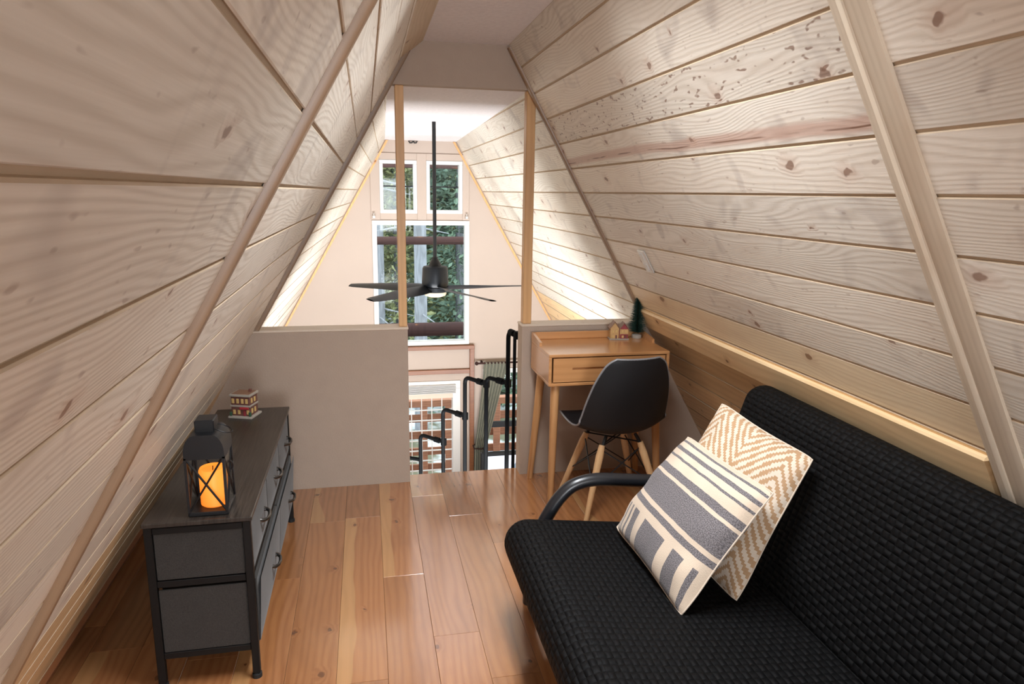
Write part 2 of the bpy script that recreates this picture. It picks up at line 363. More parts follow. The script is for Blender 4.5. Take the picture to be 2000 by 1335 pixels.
def plank(wall, side, ya, yb, za, zb, mat, jitter=0):
    W = (zb-za)/math.sin(AL); Lh = abs(yb-ya)/2; pr = random.uniform(-.0012, .0012); ch = .002; tg = .0072
    m = MB(); x0, x1 = -Lh+.0008, Lh-.0008; h = pr
    # section across the board: recessed tongue at the bottom, bevelled face above it
    sec = [(-W/2, -.02), (-W/2, -.0045), (-W/2+tg, -.0045), (-W/2+tg, h-ch), (-W/2+tg+ch, h), (W/2-ch, h), (W/2, h-ch), (W/2, -.02)]
    n = len(sec); vs = [(x, a, b) for x in (x0, x1) for a, b in sec]
    fs = [(i, i+1, n+i+1, n+i) for i in range(n-1)]; mi = [1, 1, 1, 0, 0, 1, 1]
    b = m.add(vs, fs); m.m = mi[:]
    m.add([vs[i] for i in range(2*n)], [tuple(range(n)), tuple(range(2*n-1, n-1, -1))], 0)
    me = m.mesh('plank', [mat, M['tongue']])
    o = link('plank', me, wall); ym, zm = (ya+yb)/2, (za+zb)/2
    o.matrix_world = slope_frame(side, ym, zm); o.matrix_local = o.matrix_world
    return o
YBR, YBL = 1.298, 1.30
for i in range(len(ZJ)-1):
    za, zb = ZJ[i], ZJ[i+1]
    low = zb < 1.0
    for side, wall in (('R', wall_right), ('L', wall_left)):
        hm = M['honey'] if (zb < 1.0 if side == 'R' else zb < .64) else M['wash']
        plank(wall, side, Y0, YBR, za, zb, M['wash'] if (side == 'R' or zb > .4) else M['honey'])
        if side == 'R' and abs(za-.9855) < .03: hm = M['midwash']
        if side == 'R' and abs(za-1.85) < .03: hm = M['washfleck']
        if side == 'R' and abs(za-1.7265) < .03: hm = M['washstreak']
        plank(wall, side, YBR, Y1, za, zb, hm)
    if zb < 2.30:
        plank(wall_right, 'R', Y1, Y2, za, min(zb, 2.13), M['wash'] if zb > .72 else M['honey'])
# far left slope: leans in a little towards the gable
dx = .105; sk = Matrix.Rotation(-math.atan(dx/(Y2-Y1)), 4, 'Z')
piv = Matrix.Translation((0, Y1, 0)) @ sk @ Matrix.Translation((0, -Y1, 0))
for i in range(len(ZJ)-1):
    if ZJ[i+1] < 2.30:
        o = plank(wall_left, 'L', Y1, Y2+.05, ZJ[i], min(ZJ[i+1], 2.13), M['wash']); o.matrix_local = piv @ o.matrix_local

def batten(name, side, ya, yb, proud, z0, z1, mat, label, extra=None):
    zm = (z0+z1)/2; H = (z1-z0)/math.sin(AL)/2; m = MB(); Lh = (yb-ya)/2
    pr = [(-Lh, -.002), (-Lh, proud*.6), (-Lh+.2*Lh, proud*.93), (-Lh*.45, proud), (Lh*.45, proud), (Lh-.2*Lh, proud*.93), (Lh, proud*.6), (Lh, -.002)]
    n = len(pr); vs = [(a, s*H, b) for s in (-1, 1) for a, b in pr]
    m.add(vs, [tuple(range(n)), tuple(range(2*n-1, n-1, -1))]+[(i, (i+1) % n, n+(i+1) % n, n+i) for i in range(n)])
    if extra:
        a, b, p2 = extra
        m.cbox(a, b, -H, H, -.001, p2, .006)
    o = link(name, m.mesh(name, mat, 40)); o.matrix_world = slope_frame(side, (ya+yb)/2, zm)
    return tag(o, label, 'trim', kind='structure')
# local x runs towards -Y on the right wall
batten('trim_1', 'R', 1.252, 1.338, .013, .0, ZC-.01, M['palebatten'], 'pale flat batten crossing the right wall boards above the black sofa', extra=(-.043, -.010, .024))
batten('trim_2', 'L', 1.280, 1.312, .019, .0, ZC-.01, M['trim'], 'rounded brown batten crossing the left wall boards')
batten('trim_3', 'R', 3.662, 3.70, .014, .90, ZC-.01, M['trim'], 'narrow wood strip on right wall at the partition')
batten('trim_4', 'L', 3.672, 3.70, .024, .90, ZC-.01, M['trim'], 'narrow wood strip on left wall at the partition')
# skirting under the left slope, coloured dark for the shade there, and ledge board above the sofa
m = MB(); m.box(-2.55/2+.0, 2.35/2, -.045, .045, -.001, .016); o = link('baseboard_left', m.mesh('baseboard_left', M['outtrim'])); o.matrix_world = slope_frame('L', 2.5, .06)
tag(o, 'brown skirting strip painted dark for shade along the foot of the left slope', 'baseboard', kind='structure')
m = MB(); m.cbox(-1.15, 1.15, -.062, .062, -.001, .020, .006); o = link('trim_5', m.mesh('trim_5', M['honey'])); o.matrix_world = slope_frame('R', 2.50, .925)
tag(o, 'thick honey pine ledge board on right wall just above sofa back', 'trim', kind='structure')

m = MB(); m.prism([(xl(2.24), 2.24), (.306, ZC-.001), (xl(ZC)-.02, ZC-.001)], Y0, Y1-.002)
tag(m.build('trim_17', M['honeyy']), 'pine corner strip where the left slope meets the ceiling', 'trim', kind='structure')
# loft floor: joists slab + boards
fl = MB(); fl.box(xl(0)-.05, xr(0)+.05, Y0, Y1+.10, -.22, -.014)
floor = tag(fl.build('floor', M['slab']), 'orange brown laminate floor of the loft', 'floor', kind='structure')
FW = .1705; joints = {0: 2.28, -1: 2.72, 1: 3.24, 2: 2.927, -2: 2.08, -3: 3.28, -4: 2.78, -5: 2.3}
k = -8
while True:
    xa = .204+FW*k; xb = xa+FW; k += 1
    if xb < xl(0): continue
    if xa > xr(0): break
    xa2, xb2 = max(xa, xl(0)), min(xb, xr(0))
    j = joints.get(k-1, random.uniform(1.9, 3.2)); ys = [j]
    while ys[0] > Y0: ys.insert(0, ys[0]-1.22)
    while ys[-1] < Y1+.06: ys.append(ys[-1]+1.22)
    for a, b in zip(ys[:-1], ys[1:]):
        a, b = max(a, Y0), min(b, Y1+.10)
        if b-a < .02: continue
        m = MB(); m.cbox(-(b-a)/2+.0004, (b-a)/2-.0004, -(xb2-xa2)/2+.0004, (xb2-xa2)/2-.0004, -.014, random.uniform(-.0002, .0002), .0007)
        o = link('floor_plank', m.mesh('floor_plank', M['floor']), floor)
        o.matrix_local = Matrix.Translation(((xa2+xb2)/2, (a+b)/2, 0)) @ Matrix.Rotation(PI/2, 4, 'Z')
# ceilings
m = MB(); m.box(xl(ZC)-.1, xr(ZC)+.1, Y0, Y1+.06, ZC, ZC+.12); tag(m.build('ceiling', M['ceil']), 'flat textured ceiling strip over the loft', 'ceiling', kind='structure')
m = MB(); m.prism([(Y1+.06, 2.12), (Y2+.1, 2.072), (Y2+.1, 2.3), (Y1+.06, 2.3)], xl(2.12)-.1, xr(2.05)+.12, 'X'); tag(m.build('ceiling_lower', M['ceil']), 'lower textured ceiling beyond the partition', 'ceiling', kind='structure')
m = MB(); m.prism([(xl(2.12)-.01, 2.12), (xr(2.12)+.01, 2.12), (xr(ZC)+.01, ZC), (xl(ZC)-.01, ZC)], Y1, Y1+.06)
tag(m.build('trim_6', M['plaster']), 'short plastered drop face between the two ceiling levels', 'trim', kind='structure')
# half walls with caps
HW, HT = .872, .105
def halfwall(name, xa, xb, side, label):
    m = MB()
    if side == 'L': pr = [(xl(0)-.01, 0), (xb, 0), (xb, HW), (xl(HW)-.01, HW)]
    else: pr = [(xa, 0), (xr(0)+.01, 0), (xr(HW)+.01, HW), (xa, HW)]
    m.prism(pr, Y1, Y1+HT); o = tag(m.build(name, M['plaster']), label, 'wall', kind='structure')
    c = MB()
    if side == 'L': c.cbox(xl(HW)-.005, xb+.004, Y1-.004, Y1+HT+.004, HW, HW+.015, .004)
    else: c.cbox(xa-.004, xr(HW)+.005, Y1-.004, Y1+HT+.004, HW, HW+.015, .004)
    c.build('cap', M['cap'], o); return o
halfwall('wall_partition_left', 0, .208, 'L', 'beige plaster half wall behind the dresser')
halfwall('wall_partition_right', .838, 0, 'R', 'beige plaster half wall behind the desk')
for nm, xa, xb, ztop, lb in (('post', .164, .207, 2.03, 'slim orange pine post on the half wall behind the dresser'), ('post', .845, .893, 2.06, 'slim knotty pine post on the half wall behind the desk')):
    m = MB(); cx, cy = (xa+xb)/2, Y1+.045
    w2 = (xb-xa)/2; m.cbox(-w2, w2, -.03, .03, 0, 2.12-HW-.015, .003)
    tag(m.build(nm, M['post'], origin=None), lb, 'post', kind='structure').location = (cx, cy, HW+.015)
# rear gable with an assumed window opening for the added fill (behind the photographer), lower floor, far gable
def gable(y0, y1, holes, name, mat, ztop, xlw, xrw, label, zb=ZB):
    zs = sorted({zb, ztop}|{h[2] for h in holes}|{h[3] for h in holes}); m = MB()
    for za, zb_ in zip(zs[:-1], zs[1:]):
        hs = sorted([h for h in holes if h[2] <= za+1e-6 and h[3] >= zb_-1e-6]); cur = None
        for i in range(len(hs)+1):
            L = (xlw(za), xlw(zb_)) if i == 0 else (hs[i-1][1],)*2
            Rr = (xrw(za), xrw(zb_)) if i == len(hs) else (hs[i][0],)*2
            m.prism([(L[0], za), (Rr[0], za), (Rr[1], zb_), (L[1], zb_)], y0, y1)
    return tag(m.build(name, mat), label, 'wall', kind='structure')
gable(Y0-.1, Y0, [(-.1, 1.1, .6, 1.85)], 'wall_back', M['plaster'], 2.45, lambda z: xl(z)-.12, lambda z: xr(z)+.12, 'gable wall behind the camera')
m = MB(); m.box(-4, 5, Y0, Y2+.2, ZB-.1, ZB); tag(m.build('floor_lower', M['rug']), 'pale grey floor of the storey below', 'floor', kind='structure')
W1 = (.146, .502, 1.388, 1.89); W2 = (.593, .946, 1.388, 1.89); WB = (.064, 1.015, .065, 1.32); DR = (.02, .924, -2.3, -.313); SD = (1.16, 2.9, -2.3, -.20)
gable(Y2, Y2+.14, [W1, W2, WB, DR, SD], 'wall_far', M['farpaint'], 2.2, lambda z: xlf(z, Y2)-.12, lambda z: xr(z)+.12, 'pale far gable wall with tall window')

# ------------------------------------------------------------------ windows in the far gable
def window(name, R, label, rail=None, fr=.034, sash=.0, mull=None, hbar=None, mat='white', sub=True):
    x0, x1, z0, z1 = R; yc = Y2+.06
    root = tag(link(name, None), label, 'window', kind='structure'); root.location = ((x0+x1)/2, yc, z0)
    def P(nm, b, mt): return b.build(nm, M[mt], root, origin=None)
    def bx(a0, a1, c0, c1, d0, d1): # x, z, depth relative
        m = MB(); m.cbox(a0-(x0+x1)/2, a1-(x0+x1)/2, d0, d1, c0-z0, c1-z0, .003); return m
    P('frame_rail', bx(x0, x1, z1-fr, z1, -.075, .02), mat); P('frame_rail', bx(x0, x1, z0, z0+fr, -.075, .02), mat)
    P('frame_stile', bx(x0, x0+fr, z0+fr, z1-fr, -.075, .02), mat); P('frame_stile', bx(x1-fr, x1, z0+fr, z1-fr, -.075, .02), mat)
    g = MB(); g.box(x0+fr-(x0+x1)/2, x1-fr-(x0+x1)/2, -.003, .003, fr, z1-z0-fr); P('pane', g, 'glass')
    if hbar:
        for z in hbar: P('glazing_bar', bx(x0+fr, x1-fr, z-.006, z+.006, -.012, .012), 'blackmetal')
    return root
window('window_1', W1, 'small upper left window with white frame under the far ceiling', hbar=[1.645])
window('window_2', W2, 'small upper right window with white frame behind the fan rod', hbar=[1.645])
window('window_3', WB, 'tall white framed picture window behind the ceiling fan', fr=.045)
d = window('window_4', DR, 'lower white window with small glazing bars and raised blind', fr=.082)
cx = (DR[0]+DR[1])/2
for i in range(1, 7):
    x = DR[0]+.082+i*(DR[1]-DR[0]-.164)/7; m = MB(); m.box(x-cx-.0042, x-cx+.0042, -.012, .008, .09, DR[3]-DR[2]-.20); m.build('muntin', M['white'], d)
for i in range(1, 16):
    z = .09+i*.112; m = MB(); m.box(DR[0]+.082-cx, DR[1]-.082-cx, -.011, .007, z-.0042, z+.0042)
    if z < DR[3]-DR[2]-.22: m.build('muntin', M['white'], d)
m = MB(); m.box(DR[0]+.06-cx, DR[1]-.06-cx, -.070, -.02, DR[3]-DR[2]-.185, DR[3]-DR[2]-.135); m.build('transom', M['cap'], d)
m = MB()
for q in range(9): m.box(DR[0]+.09-cx, DR[1]-.05-cx, -.10, -.075, DR[3]-DR[2]-.127+q*.0105, DR[3]-DR[2]-.127+q*.0105+.004)
tag(m.build('blind', M['white'], d), kind='stuff')
s = window('window_5', SD, 'tall glass door behind the sage curtain', fr=.05)
m = MB(); m.cbox(SD[0]+.05-(SD[0]+SD[1])/2, SD[1]-.05-(SD[0]+SD[1])/2, -.04, .0, 1.44, 1.50, .003); m.build('mid_rail', M['blackmetal'], s)
# casing boards and brown trim frame of the gable
def tbox(name, x0, x1, z0, z1, y0, y1, mat, label, cat='trim'):
    m = MB(); m.cbox(x0, x1, y0, y1, z0, z1, .003); return tag(m.build(name, M[mat]), label, cat, kind='structure')
tbox('trim_7', .058, .146, 1.325, 1.955, Y2-.012, Y2+.004, 'farpaint', 'flat casing board left of the small upper windows')
tbox('trim_8', .946, 1.012, 1.325, 1.955, Y2-.012, Y2+.004, 'farpaint', 'flat casing board right of the small upper windows')
tbox('trim_9', .502, .593, 1.325, 1.955, Y2-.012, Y2+.004, 'farpaint', 'casing board between the two small upper windows')
tbox('trim_10', .146, .502, 1.892, 1.955, Y2-.012, Y2+.004, 'farpaint', 'casing strip above the small upper left window')
tbox('trim_11', .593, .946, 1.892, 1.955, Y2-.012, Y2+.004, 'farpaint', 'casing strip above the small upper right window')
tbox('trim_12', .0, 1.066, .024, .063, Y2-.05, Y2+.004, 'outtrim', 'brown timber sill board under the picture window')
tbox('trim_13', 1.020, 1.066, -2.4, .024, Y2-.035, Y2+.004, 'outtrim', 'tall brown timber post trim beside the sage curtain')
tbox('trim_14', .0, 1.020, -.236, -.191, Y2-.03, Y2+.004, 'outtrim', 'horizontal brown timber strip above the lower window')
# gable edge strips where boards meet the far wall
for sd, xf, lb in (('trim_15', lambda z: xr(z)-.012, 'thin orange strip along the right slope of the far gable'), ('trim_16', lambda z: xlf(z, Y2)+.012, 'thin orange strip along the left slope of the far gable')):
    m = MB(); s_ = -.022 if sd == 'trim_15' else .022
    m.prism([(xf(0), 0), (xf(0)+s_, 0), (xf(2.07)+s_, 2.07), (xf(2.07), 2.07)], Y2-.014, Y2)
    tag(m.build(sd, M['post']), lb, 'trim', kind='structure')
for x, lb in ((.085, 'small grey bracket left above the picture window'), (.985, 'small grey bracket right above the picture window')):
    m = MB(); m.cbox(-.014, .014, -.03, 0, -.014, .014, .004); m.lathe([(.006, .0), (.006, .012), (.010, .02)], (0, -.02, .014), 8)
    tag(m.build('curtain_bracket', M['plate']), lb, 'bracket').location = (x, Y2-.012, 1.353)
m = MB(); m.tube([(-.04, 0, .01), (-.03, -.02, -.006), (-.01, -.02, -.004), (0, 0, .01)], .006, 6); m.tube([(.005, 0, .01), (.012, -.02, -.006), (.03, -.02, -.004), (.04, 0, .01)], .006, 6)
tag(m.build('ceiling_hook', M['blackmetal']), 'tiny black double hook at the top of far gable wall', 'hook').location = (.47, Y2, 2.056)

# curtain, rod, tieback
rod = thing('curtain_rod', 'dark curtain rod above the glass door', 'curtain rod', (1.09, Y2-.07, -.125))
m = MB(); m.tube([(0, 0, 0), (1.6, 0, 0)], .010, 8); m.build('pole', M['log'], rod, 40)
m = MB(); m.lathe([(.001, -.022), (.016, -.012), (.020, 0), (.016, .012), (.001, .022)], (-.005, 0, 0), 10); m.build('finial', M['log'], rod, 40)
m = MB(); m.box(.045, .060, -.006, .07, -.008, .016); m.build('bracket', M['log'], rod)
cur = thing('curtain', 'sage green curtain tied back beside the glass door', 'curtain', (1.15, Y2-.07, -.125))
def cfn(u, v):
    z = -v*2.15; zt = .91
    if v*2.15 < zt:
        k = (v*2.15/zt); e = k**1.4; xa = .01*(1-e)+(-.085)*e; xb = .265*(1-e**.8)+.04*e**.8
    else:
        k = min(1, (v*2.15-zt)/.3); xa = -.085-.01*k; xb = .04+.02*k
    th = u*2*PI*7; wd = xb-xa
    return (xa+u*wd, .022*math.sin(th)*(.6+.4*min(1, wd/.2))-.008+(.02*math.sin(v*9)), z+.012)
m = MB(); m.grid(cfn, 84, 40); m.build('cloth', M['curtain'], cur, 60, recalc=False)
m = MB(); m.tube([(-.095, -.04, -.91), (-.02, -.05, -.915), (.05, -.04, -.91), (.05, .04, -.9), (-.02, .05, -.9), (-.095, .04, -.9)], .007, 6, closed=True); m.build('tieback', M['log'], cur, 40)

# television on a low stand in the storey below
tv = thing('television', 'black framed screen beyond the stair pipes', 'television', (1.60, 6.50, -2.449))
m = MB(); m.cbox(-.53, .53, -.02, .02, .86, 1.50, .006); m.build('bezel', M['blackmetal'], tv)
t = NT('screen_picture'); tc = t.n('TexCoord').outputs['Object']; s3 = t.n('SeparateXYZ', Vector=tc)
hill = t.math('ADD', t.math('MULTIPLY', t.math('ABSOLUTE', t.math('SUBTRACT', s3.outputs[0], -.12)), 1.3), t.math('SUBTRACT', s3.outputs[2], 1.46))
cc = t.mix(t.rng(hill, -.02, .0), (.16, .23, .30, 1), (.62, .68, .80, 1)); t.set(t.b.inputs['Base Color'], cc); t.set(t.b.inputs['Emission Color'], cc); t.b.inputs['Emission Strength'].default_value = .55; t.b.inputs['Roughness'].default_value = .2
m = MB(); m.box(-.49, .49, -.0225, -.0195, .90, 1.46); m.build('screen', t.mat, tv)
m = MB(); m.cbox(-.05, .05, -.03, .03, .55, .88, .005); m.build('neck', M['blackmetal'], tv)
m = MB(); m.cbox(-.55, .55, -.2, .2, .0, .55, .008); m.build('cabinet', M['frame'], tv)

# ------------------------------------------------------------------ ceiling fan
fan = thing('ceiling_fan', 'black five blade ceiling fan with round light on a long rod', 'ceiling fan', (.512, 5.30, 0))
m = MB(); m.tube([(0, 0, 1.03), (0, 0, 2.098)], .014, 12); m.build('rod', M['blackmetal'], fan, 40)
m = MB(); m.lathe([(.020, 1.115), (.022, 1.10), (.034, 1.085), (.046, 1.06), (.050, 1.045)], (0, 0, 0), 20); m.build('coupling', M['blackmetal'], fan, 40)
m = MB(); m.lathe([(.06, 1.048), (.088, 1.044), (.096, 1.03), (.101, .93), (.100, .905), (.092, .89)], (0, 0, 0), 32); m.build('motor_housing', M['fan'], fan, 40)
m = MB(); m.lathe([(.085, .892), (.098, .886), (.099, .862), (.088, .850)], (0, 0, 0), 32); m.build('hub', M['fan'], fan, 40)
m = MB(); m.lathe([(.083, .850), (.085, .838), (.078, .822), (.05, .812), (.005, .809)], (0, 0, 0), 28); m.build('light_diffuser', M['fanlight'], fan, 40)
for k in range(5):
    a = math.radians(10+72*k); m = MB()
    def bf(u, v, top=0):
        r = .07+u*.64; wd = (.045+.030*math.sin(min(1, u*2.2)*PI/2))*(1-.30*u)*(1 if u < .97 else .75)
        t_ = (v-.5)*2; tw = -math.radians(27-19*u); y = t_*wd; return (r, y*math.cos(tw), .880-.012*u+y*math.sin(tw)+(top)*.008*(1-t_*t_))
    m.grid(lambda u, v: bf(u, v, 1), 14, 6); m.grid(lambda u, v: bf(u, v, -.4), 14, 6)
    o = m.build('blade', M['fan'], fan, 60); o.rotation_euler = (0, 0, a)

# ------------------------------------------------------------------ pipe stair rail
rail = thing('pipe_handrail', 'stepped black iron pipe handrail rising through the stair opening', 'handrail', (.60, 4.2, ZB+.001))
def pp(pts, r=.0135): return [(p[0]-.60, p[1]-4.2, p[2]-ZB-.001) for p in pts]
def bend(a, c, b, n=5, r=.045):
    a, b, c = Vector(a), Vector(b), Vector(c); p = c+(a-c).normalized()*r; q = c+(b-c).normalized()*r
    return [a]+[p*(1-t)**2+c*2*t*(1-t)+q*t*t for t in [i/n for i in range(n+1)]]+[b]
posts = [((.812, 3.95), .80, (.846, 3.85, .795)), ((.708, 4.10), .485, (.818, 3.97, .475)), ((.602, 4.30), .435, (.712, 4.12, .435)), ((.480, 4.50), .165, (.606, 4.32, .165)), ((.340, 4.70), -.08, (.486, 4.52, -.08))]
for (x, y), zt, e in posts:
    m = MB(); m.tube(pp(bend((x, y, ZB), (x, y, zt), e)), .0135, 10); m.build('pipe', M['pipe'], rail, 50)
    c = Vector(e); dd = (c-Vector((x, y, zt))).normalized(); m = MB(); m.tube(pp([c-dd*.085, c-dd*.04]), .020, 10); m.build('coupling', M['pipe'], rail, 40)
    m = MB(); m.tube(pp([(c.x, c.y, c.z-.022), (c.x, c.y, c.z+.022)]), .021, 10); m.build('tee', M['pipe'], rail, 40)
m = MB(); m.tube(pp([(.10, 4.85, -.27), (.345, 4.70, -.27)]), .0135, 10); m.build('pipe', M['pipe'], rail, 50)
m = MB(); m.tube(pp([(.832, 3.86, ZB), (.832, 3.86, .80)]), .010, 10); m.build('pipe', M['pipe'], rail, 50)
m = MB(); m.tube(pp([(.10, 4.85, ZB), (.10, 4.85, -.27)]), .0135, 10); m.build('pipe', M['pipe'], rail, 50)

# ------------------------------------------------------------------ wall plate
m = MB(); m.cbox(-.040, .040, -.062, .062, 0, .010, .003); o = link('wall_plate', None); o.matrix_world = slope_frame('R', 3.177, 1.286)
tag(o, 'small metal outlet plate on the right wall boards', 'outlet')
m.build('cover', M['plate'], o)
for q in (-.028, .028): m = MB(); m.cbox(-.017, .017, q-.019, q+.019, .009, .0125, .002); m.build('socket', M['white'], o)

# ------------------------------------------------------------------ dresser
DX0, DX1, DY0, DY1, DZ = -.700, -.385, 2.165, 3.33, .585
ds = thing('fabric_dresser', 'low charcoal fabric dresser with five drawers under the left slope', 'dresser', ((DX0+DX1)/2, (DY0+DY1)/2, 0))
ox, oy = (DX0+DX1)/2, (DY0+DY1)/2
def dbox(nm, x0, x1, y0, y1, z0, z1, mat, par=ds, c=.002):
    m = MB(); m.cbox(x0-ox, x1-ox, y0-oy, y1-oy, z0, z1, c); return m.build(nm, M[mat], par)
dbox('top', DX0-.004, DX1+.006, DY0-.006, DY1+.006, DZ-.016, DZ, 'dtop', c=.003)
for x in (DX0, DX1-.024):
    for y in (DY0, DY1-.022):
        dbox('leg', x, x+.024, y, y+.022, .018, DZ-.016, 'frame')
        m = MB(); m.lathe([(.010, .03), (.010, .016), (.016, .014), (.016, 0)], (x+.012-ox, y+.011-oy, 0), 12); m.build('foot', M['rubber'], ds, 40)
for y in (DY0, DY1-.022):
    for z in (.105, .360, DZ-.042): dbox('rail', DX0+.024, DX1-.024, y+.003, y+.019, z, z+.022, 'frame')
for x in (DX0, DX1-.02):
    for z in (.105, .360, DZ-.042): dbox('rail', x, x+.016, DY0+.022, DY1-.022, z, z+.018, 'frame')
for ya in (DY0+.006, DY1-.014):
    dbox('side_panel', DX0+.026, DX1-.026, ya, ya+.008, .128, .350, 'felt'); dbox('side_panel', DX0+.026, DX1-.026, ya, ya+.008, .385, DZ-.030, 'felt')
def drawer(ya, yb, z0, z1, xf, tilt=0):
    m = MB()
    def fr(u, v):
        b = .010*(math.sin(u*PI)*math.sin(v*PI))**.6; return (xf-ox+b+tilt*(v-.5), ya+(yb-ya)*u-oy, z0+(z1-z0)*v)
    m.grid(fr, 8, 6); m.cbox(DX0+.03-ox, xf-ox+.0005-abs(tilt)*.5, ya-oy, yb-oy, z0, z1, .003)
    dr = m.build('drawer', M['felt'], ds, 40)
    yc, zc = (ya+yb)/2-oy, z0+(z1-z0)*.60; xx = xf-ox+.008
    h = MB(); h.tube([(xx, yc-.046, zc), (xx+.012, yc-.044, zc-.001), (xx+.022, yc-.030, zc-.003), (xx+.025, yc, zc-.004), (xx+.022, yc+.030, zc-.003), (xx+.012, yc+.044, zc-.001), (xx, yc+.046, zc)], [.009, .007, .006, .006, .006, .007, .009], 8)
    h.build('handle', M['handle'], dr, 50)
M['handle'] = plain('dark_chrome_handle', (.10, .095, .09), .22, .9)
L3 = (DY1-DY0-.05)/3
for i in range(3): drawer(DY0+.025+L3*i+.004, DY0+.025+L3*(i+1)-.004, .384, DZ-.026, DX1-.004)
L2_ = (DY1-DY0-.05)/2
for i in range(2): drawer(DY0+.025+L2_*i+.004, DY0+.025+L2_*(i+1)-.004, .120, .352, DX1+.010, .014)

# lantern with candles
ln = thing('lantern', 'black metal lantern with glowing candle on the dresser', 'lantern', (-.511, 2.252, DZ))
hw_, hd = .060, .066
m = MB(); m.cbox(-hw_, hw_, -hd, hd, 0, .014, .003); m.build('base', M['blackmetal'], ln)
for x in (-hw_, hw_-.008):
    for y in (-hd, hd-.008): m = MB(); m.box(x, x+.008, y, y+.008, .014, .196); m.build('upright', M['blackmetal'], ln)
m = MB()
prof = [(-hw_, .190), (-hw_, .206)]+[(-hw_+(hw_-.027)*(1-math.cos(a)), .206+.062*math.sin(a)) for a in [PI/2*i/6 for i in range(1, 7)]]
prof = prof+[(-p[0], p[1]) for p in reversed(prof)]
m.prism(prof, -hd, hd); m.build('roof', M['blackmetal'], ln, 30)
m = MB(); m.cbox(-.029, .029, -.033, .033, .264, .306, .003); m.build('cap', M['blackmetal'], ln)
m = MB(); m.tube([(.050+.030*math.cos(a)-.004, .010*math.sin(2*a)*0+.030*math.sin(a), .268+.012*math.cos(a)*-1) for a in [2*PI*i/20 for i in range(20)]], .0018, 6, closed=True); m.build('ring', M['blackmetal'], ln, 50)
for y in (-hd+.003, hd-.003):
    for s_ in (-1, 1): m = MB(); m.tube([(-s_*(hw_-.006), y, .018), (s_*(hw_-.006), y, .192)], .0035, 6); m.build('cross_bar', M['blackmetal'], ln)
for x in (-hw_+.003, hw_-.003):
    for s_ in (-1, 1): m = MB(); m.tube([(x, -s_*(hd-.006), .018), (x, s_*(hd-.006), .192)], .0035, 6); m.build('cross_bar', M['blackmetal'], ln)
    m = MB(); m.box(x-.0008, x+.0008, -hd+.008, hd-.008, .014, .192); m.build('pane', M['glass'], ln)
m = MB(); m.tube([(hw_, .02, .15), (hw_+.006, .02, .14), (hw_+.006, .02, .13), (hw_, .02, .12)], .003, 6); m.build('latch', M['blackmetal'], ln)
def candle_mat():
    t = NT('glowing_wax'); tc = t.n('TexCoord').outputs['Object']; z = t.n('SeparateXYZ', Vector=tc).outputs[2]
    c = t.mix(t.rng(z, 0, .11), (1.0, .19, .012, 1), (1.0, .30, .03, 1)); t.set(t.b.inputs['Base Color'], (.7, .32, .06, 1)); t.set(t.b.inputs['Emission Color'], c)
    t.b.inputs['Emission Strength'].default_value = .62; t.b.inputs['Roughness'].default_value = .5; return t.mat
M['wax'] = candle_mat()
cn = thing('candle', 'thick glowing amber candle standing inside the lantern', 'candle', (-.503, 2.254, DZ+.014))
m = MB(); m.lathe([(.038, 0), (.0425, .004), (.043, .116), (.039, .124), (.035, .118), (.003, .114)], (0, 0, 0), 28); m.build('wax_body', M['wax'], cn, 40)
m = MB(); m.tube([(0, 0, .112), (.001, 0, .128)], .0015, 6); m.build('wick', M['blackmetal'], cn)

# ------------------------------------------------------------------ miniature houses
for nm, col in (('brickred', (.16, .062, .048)), ('snow', (.40, .36, .31)), ('winglow', (.62, .42, .16)), ('redsign', (.42, .03, .04)), ('roofbrown', (.24, .13, .08)), ('sand', (.55, .34, .14)), ('darkred', (.26, .03, .04)), ('greenery', (.04, .09, .05))):
    M[nm] = plain('mini_'+nm, col, .55, noise=.18, nscale=160)
def mini(root):
    def f(nm, mat, *boxes):
        m = MB()
        for b in boxes: m.cbox(*b, .0012)
        return m.build(nm, M[mat], root)
    return f
h1 = thing('miniature_house', 'tiny flat roofed brick shop ornament on the dresser', 'ornament', (-.562, 3.225, DZ), math.radians(-18)); f = mini(h1)
f('base', 'snow', (-.056, .056, -.050, .050, 0, .010)); f('wall', 'brickred', (-.044, .044, -.038, .038, .010, .104))
f('cornice', 'snow', (-.049, .049, -.043, .043, .100, .110)); f('ledge', 'snow', (-.047, .047, -.041, .041, .052, .060))
f('roof', 'roofbrown', (-.042, .042, -.036, .036, .109, .112)); f('chimney', 'brickred', (.018, .030, .008, .020, .111, .124))
f('sign', 'redsign', (-.002, .040, -.046, -.040, .042, .052)); f('door', 'darkred', (.012, .024, -.0405, -.037, .010, .036))
for x in (-.034, -.012, .010, .030):
    f('window', 'winglow', (x-.006, x+.006, -.0405, -.037, .068, .090))
for x in (-.030, -.008, .034): f('window', 'winglow', (x-.006, x+.006, -.0405, -.037, .018, .038))
for y in (-.018, .010):
    for z in (.020, .068): f('window', 'winglow', (-.0465, -.043, y-.007, y+.007, z, z+.022)); f('window', 'winglow', (.043, .0465, y-.007, y+.007, z, z+.022))
f('shrub', 'greenery', (.040, .050, -.046, -.036, .010, .030)); f('shrub', 'greenery', (-.050, -.040, -.046, -.036, .010, .028))
h2 = thing('miniature_house', 'tiny pair of gabled house ornaments on the desk', 'ornament', (1.366, 3.600, .810), math.radians(-8)); f = mini(h2)
f('base', 'snow', (-.055, .055, -.030, .030, 0, .008))
